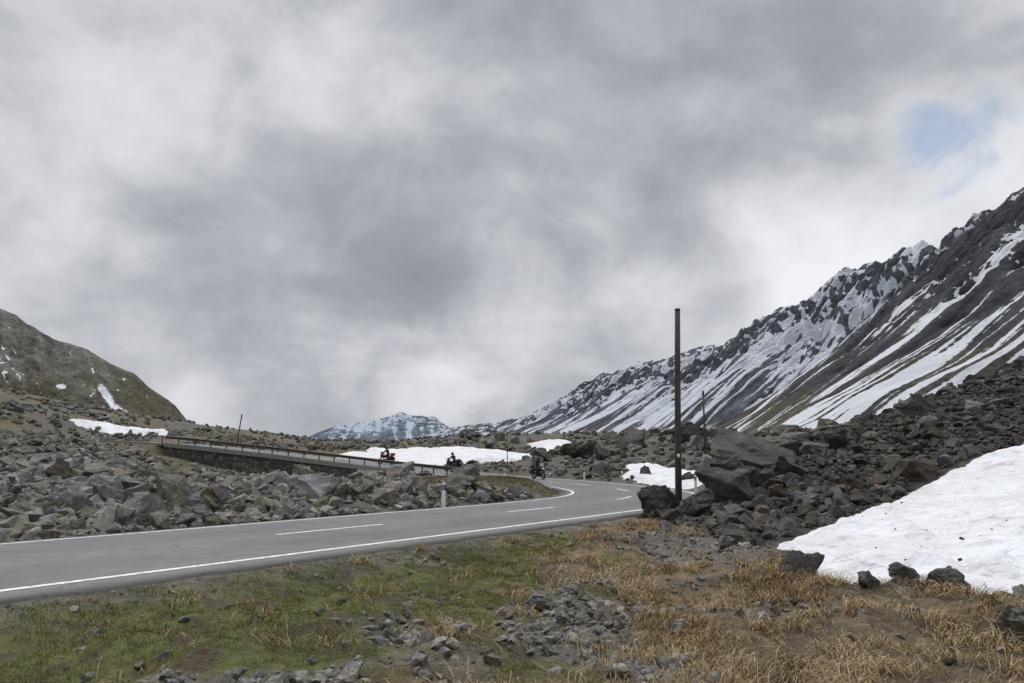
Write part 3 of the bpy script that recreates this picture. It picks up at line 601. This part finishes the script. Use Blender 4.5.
def moto(s,off,direction,paint,suit,helm):
    i=np.searchsorted(SARC,s);p=PATH[i];x=p[0]+LN[i,0]*off;y=p[1]+LN[i,1]*off;a=math.atan2(TAN2[i,1],TAN2[i,0])+(math.pi if direction<0 else 0)
    e=empty('motorcycle',(x,y,p[2]-.01),a)
    wheel('front_wheel',.74,e);wheel('rear_wheel',-.72,e)
    for sy in (-.09,.09):
        tube('fork',[(.74,sy,.31),(.5,sy,.92)],.025,M_chrome,e,8);tube('swingarm',[(-.72,sy,.31),(-.1,sy*1.3,.42)],.03,M_dk,e,8)
    prim('box','engine',(.05,0,.42),(.5,.34,.36),M_dk,e,bev=.06);prim('sph','tank',(.18,0,.86),(.56,.36,.34),paint,e);prim('box','seat',(-.36,0,.83),(.72,.28,.12),M_seat,e,(0,-.06,0),bev=.05)
    prim('box','tail',(-.72,0,.84),(.36,.2,.16),paint,e,(0,.25,0),bev=.05);prim('box','fairing',(.52,0,.88),(.34,.42,.42),paint,e,(0,.35,0),bev=.1,taper=.35);prim('box','windscreen',(.5,0,1.2),(.03,.34,.34),M_glass,e,(0,-.6,0),bev=.01)
    prim('sph','headlamp',(.69,0,.88),(.1,.24,.16),M_lamp,e);prim('box','front_mudguard',(.74,0,.66),(.42,.15,.05),paint,e,(0,.05,0),bev=.02)
    for sy in (-1,1):
        prim('box','pannier',(-.62,sy*.33,.62),(.46,.2,.36),M_dk,e,bev=.04);tube('mirror_stem',[(.42,sy*.25,1.08),(.45,sy*.38,1.28)],.008,M_dk,e,6);prim('sph','mirror',(.45,sy*.4,1.3),(.04,.14,.09),M_dk,e)
    tube('handlebar',[(.25,-.4,1.06),(.42,-.18,1.08),(.42,.18,1.08),(.25,.4,1.06)],.016,M_dk,e,8);tube('exhaust',[(.1,-.2,.3),(-.3,-.22,.3),(-.85,-.24,.46)],[.03,.04,.055],M_chrome,e,10)
    prim('box','top_case',(-.86,0,1.04),(.36,.42,.28),paint if paint is M_red else M_dk,e,bev=.06)
    r=empty('motorcyclist',(x,y,p[2]-.01),a)
    V=[(-.32,0,.95),(-.29,0,1.1),(-.22,0,1.28),(-.14,0,1.46),(-.1,0,1.56),(-.07,0,1.63)];E=[(0,1),(1,2),(2,3),(3,4),(4,5)];Rr=[(.16,.15),(.15,.13),(.17,.13),(.17,.12),(.07,.07),(.06,.06)]
    for sy in (-1,1):
        b=len(V);V+=[(-.13,sy*.2,1.47),(-.0,sy*.32,1.27),(.14,sy*.37,1.13),(.22,sy*.36,1.08)];E+=[(3,b),(b,b+1),(b+1,b+2),(b+2,b+3)];Rr+=[.085,.06,.047,.038]
        b=len(V);V+=[(-.28,sy*.13,.93),(.1,sy*.25,.9),(.18,sy*.25,.84),(-.05,sy*.24,.42),(.0,sy*.24,.33),(.12,sy*.25,.3)];E+=[(0,b),(b,b+1),(b+1,b+2),(b+2,b+3),(b+3,b+4),(b+4,b+5)];Rr+=[.11,.08,.075,.055,.05,.04]
    skin('body',V,E,Rr,suit,r)
    for sy in (-1,1):
        skin('palm',[(.2,sy*.36,1.09),(.26,sy*.36,1.09)],[(0,1)],[(.03,.04),(.03,.045)],M_glove,r,1)
        for q in range(4):
            yy=sy*(.325+.022*q);L=(.9,1,.95,.8)[q]
            skin('finger',[(.26,yy,1.095),(.29,yy,1.08),(.29,yy,1.05),(.265,yy,1.045)],[(0,1),(1,2),(2,3)],[.01*L,.01*L,.009*L,.008*L],M_glove,r,1)
        skin('thumb',[(.23,sy*.315,1.08),(.25,sy*.30,1.05),(.265,sy*.31,1.04)],[(0,1),(1,2)],[.012,.011,.009],M_glove,r,1)
    prim('sph','helmet',(-.03,0,1.72),(.29,.25,.28),helm,r);prim('box','helmet_chin',(.06,0,1.65),(.13,.19,.1),helm,r,bev=.04);prim('sph','visor',(.035,0,1.73),(.19,.22,.13),M_visor,r)
def s_at(x,y): return SARC[np.argmin(np.hypot(PATH[:,0]-x,PATH[:,1]-y))]
moto(s_at(-6.8,71.3),-1.4,1,M_dk,M_suit,M_black);moto(s_at(-13.8,75.9),-1.5,1,M_red,M_suit,M_black);moto(s_at(1.0,62.5),-1.4,-1,M_dk,M_suit,M_black)
# ------------------------------------------------------------------ world
w=bpy.data.worlds.new("World");scene.world=w;w.use_nodes=True;nt=w.node_tree;nt.nodes.clear();t=NT(nt)
SUN_EL=55;SUN_AZ=-40
out=t.n('ShaderNodeOutputWorld');sky=t.n('ShaderNodeTexSky',sky_type='NISHITA',sun_disc=False,sun_elevation=math.radians(SUN_EL),sun_rotation=math.radians(SUN_AZ))
bg1=t.n('ShaderNodeBackground');bg1.inputs[1].default_value=.13;t.l(sky.outputs[0],bg1.inputs[0])
tc=t.n('ShaderNodeTexCoord');d=tc.outputs['Generated'];sp=t.n('ShaderNodeSeparateXYZ');t.l(d,sp.inputs[0])
zz=t.math('ADD',t.math('MAXIMUM',sp.outputs[2],0.),.42)
cx=t.math('DIVIDE',sp.outputs[0],zz);cy=t.math('DIVIDE',sp.outputs[1],zz)
cb=t.n('ShaderNodeCombineXYZ');t.l(cx,cb.inputs[0]);t.l(cy,cb.inputs[1]);t.l(t.math('MULTIPLY',sp.outputs[2],1.6),cb.inputs[2]);p=cb.outputs[0]
n1=t.noise(p,2.0,9,.5,.3);n2=t.noise(p,.8,3,.5,.2)
n3=t.noise(d,6.5,8,.56,.3)
val=t.math('ADD',.535,t.math('MULTIPLY',t.math('SUBTRACT',n1,.5),.8))
val=t.math('ADD',val,t.math('MULTIPLY',t.math('SUBTRACT',n2,.5),.4));val=t.math('ADD',val,t.math('MULTIPLY',t.math('SUBTRACT',n3,.5),.62))
nn=t.n('ShaderNodeTexNoise');nn.inputs['Scale'].default_value=3.;nn.inputs['Detail'].default_value=5;t.l(d,nn.inputs['Vector'])
wv=t.n('ShaderNodeVectorMath',operation='MULTIPLY_ADD');t.l(nn.outputs[1],wv.inputs[0]);wv.inputs[1].default_value=(.3,)*3;t.l(d,wv.inputs[2])
def blobw(bt,et,r,amp):
    D=Vector((bt,1,et)).normalized();vm=t.n('ShaderNodeVectorMath',operation='DISTANCE')
    t.l(wv.outputs[0],vm.inputs[0]);vm.inputs[1].default_value=D+Vector((.15,.15,.15))
    return t.rng(vm.outputs['Value'],r,0,0,amp,True)
for a in ((-.66,.53,.38,.22),(-.35,.62,.25,.08),(-.03,.30,.13,.24),(-.10,.15,.14,.22),(.68,.36,.36,.30),(.5,.26,.3,.12),(-.5,.10,.35,.14),(.2,.12,.35,.12),(-.30,.30,.34,-.13),(.18,.5,.4,-.08),(.42,.62,.35,-.06),(-.5,.28,.25,-.10),(-.1,.45,.25,-.06)):
    val=t.math('ADD',val,blobw(*a))
cr=t.n('ShaderNodeValToRGB');t.l(val,cr.inputs[0]);e=cr.color_ramp.elements
e[0].position=.22;e[0].color=(.285,.295,.335,1);e[1].position=.95;e[1].color=(.88,.89,.92,1)
for ps,c in ((.42,(.355,.366,.405)),(.56,(.465,.48,.52)),(.72,(.66,.675,.71))):
    q=e.new(ps);q.color=(*c,1)
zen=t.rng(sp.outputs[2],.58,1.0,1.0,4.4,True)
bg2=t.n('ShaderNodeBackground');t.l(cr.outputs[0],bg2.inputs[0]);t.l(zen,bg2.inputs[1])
hole=blobw(.58,.44,.15,1.0);hf=t.rng(t.math('ADD',hole,t.math('MULTIPLY',t.math('SUBTRACT',n3,.5),5.0)),.5,1.3,1.0,.4,True)
hf=t.math('MAXIMUM',hf,t.rng(hole,0,.05,1,0))
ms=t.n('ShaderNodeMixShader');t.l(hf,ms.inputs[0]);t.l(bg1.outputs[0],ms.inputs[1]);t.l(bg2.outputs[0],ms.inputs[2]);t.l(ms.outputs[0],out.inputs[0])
sl=bpy.data.lights.new('sun','SUN');sl.energy=1.5;sl.angle=math.radians(12);sl.color=(1,.95,.88);so=bpy.data.objects.new('sun',sl);scene.collection.objects.link(so)
sd=Vector((math.sin(math.radians(SUN_AZ))*math.cos(math.radians(SUN_EL)),math.cos(math.radians(SUN_AZ))*math.cos(math.radians(SUN_EL)),math.sin(math.radians(SUN_EL))))
so.rotation_euler=sd.to_track_quat('Z','Y').to_euler()
# ------------------------------------------------------------------ camera
cam=bpy.data.cameras.new('camera');cam.lens=26;cam.sensor_width=36;cam.clip_end=20000;cam.clip_start=.05
co_=bpy.data.objects.new('camera',cam);scene.collection.objects.link(co_);co_.location=(0,0,EYE);co_.rotation_euler=(math.radians(99.1),0,0);scene.camera=co_
scene.view_settings.view_transform='Standard';scene.view_settings.look='None';scene.view_settings.exposure=0
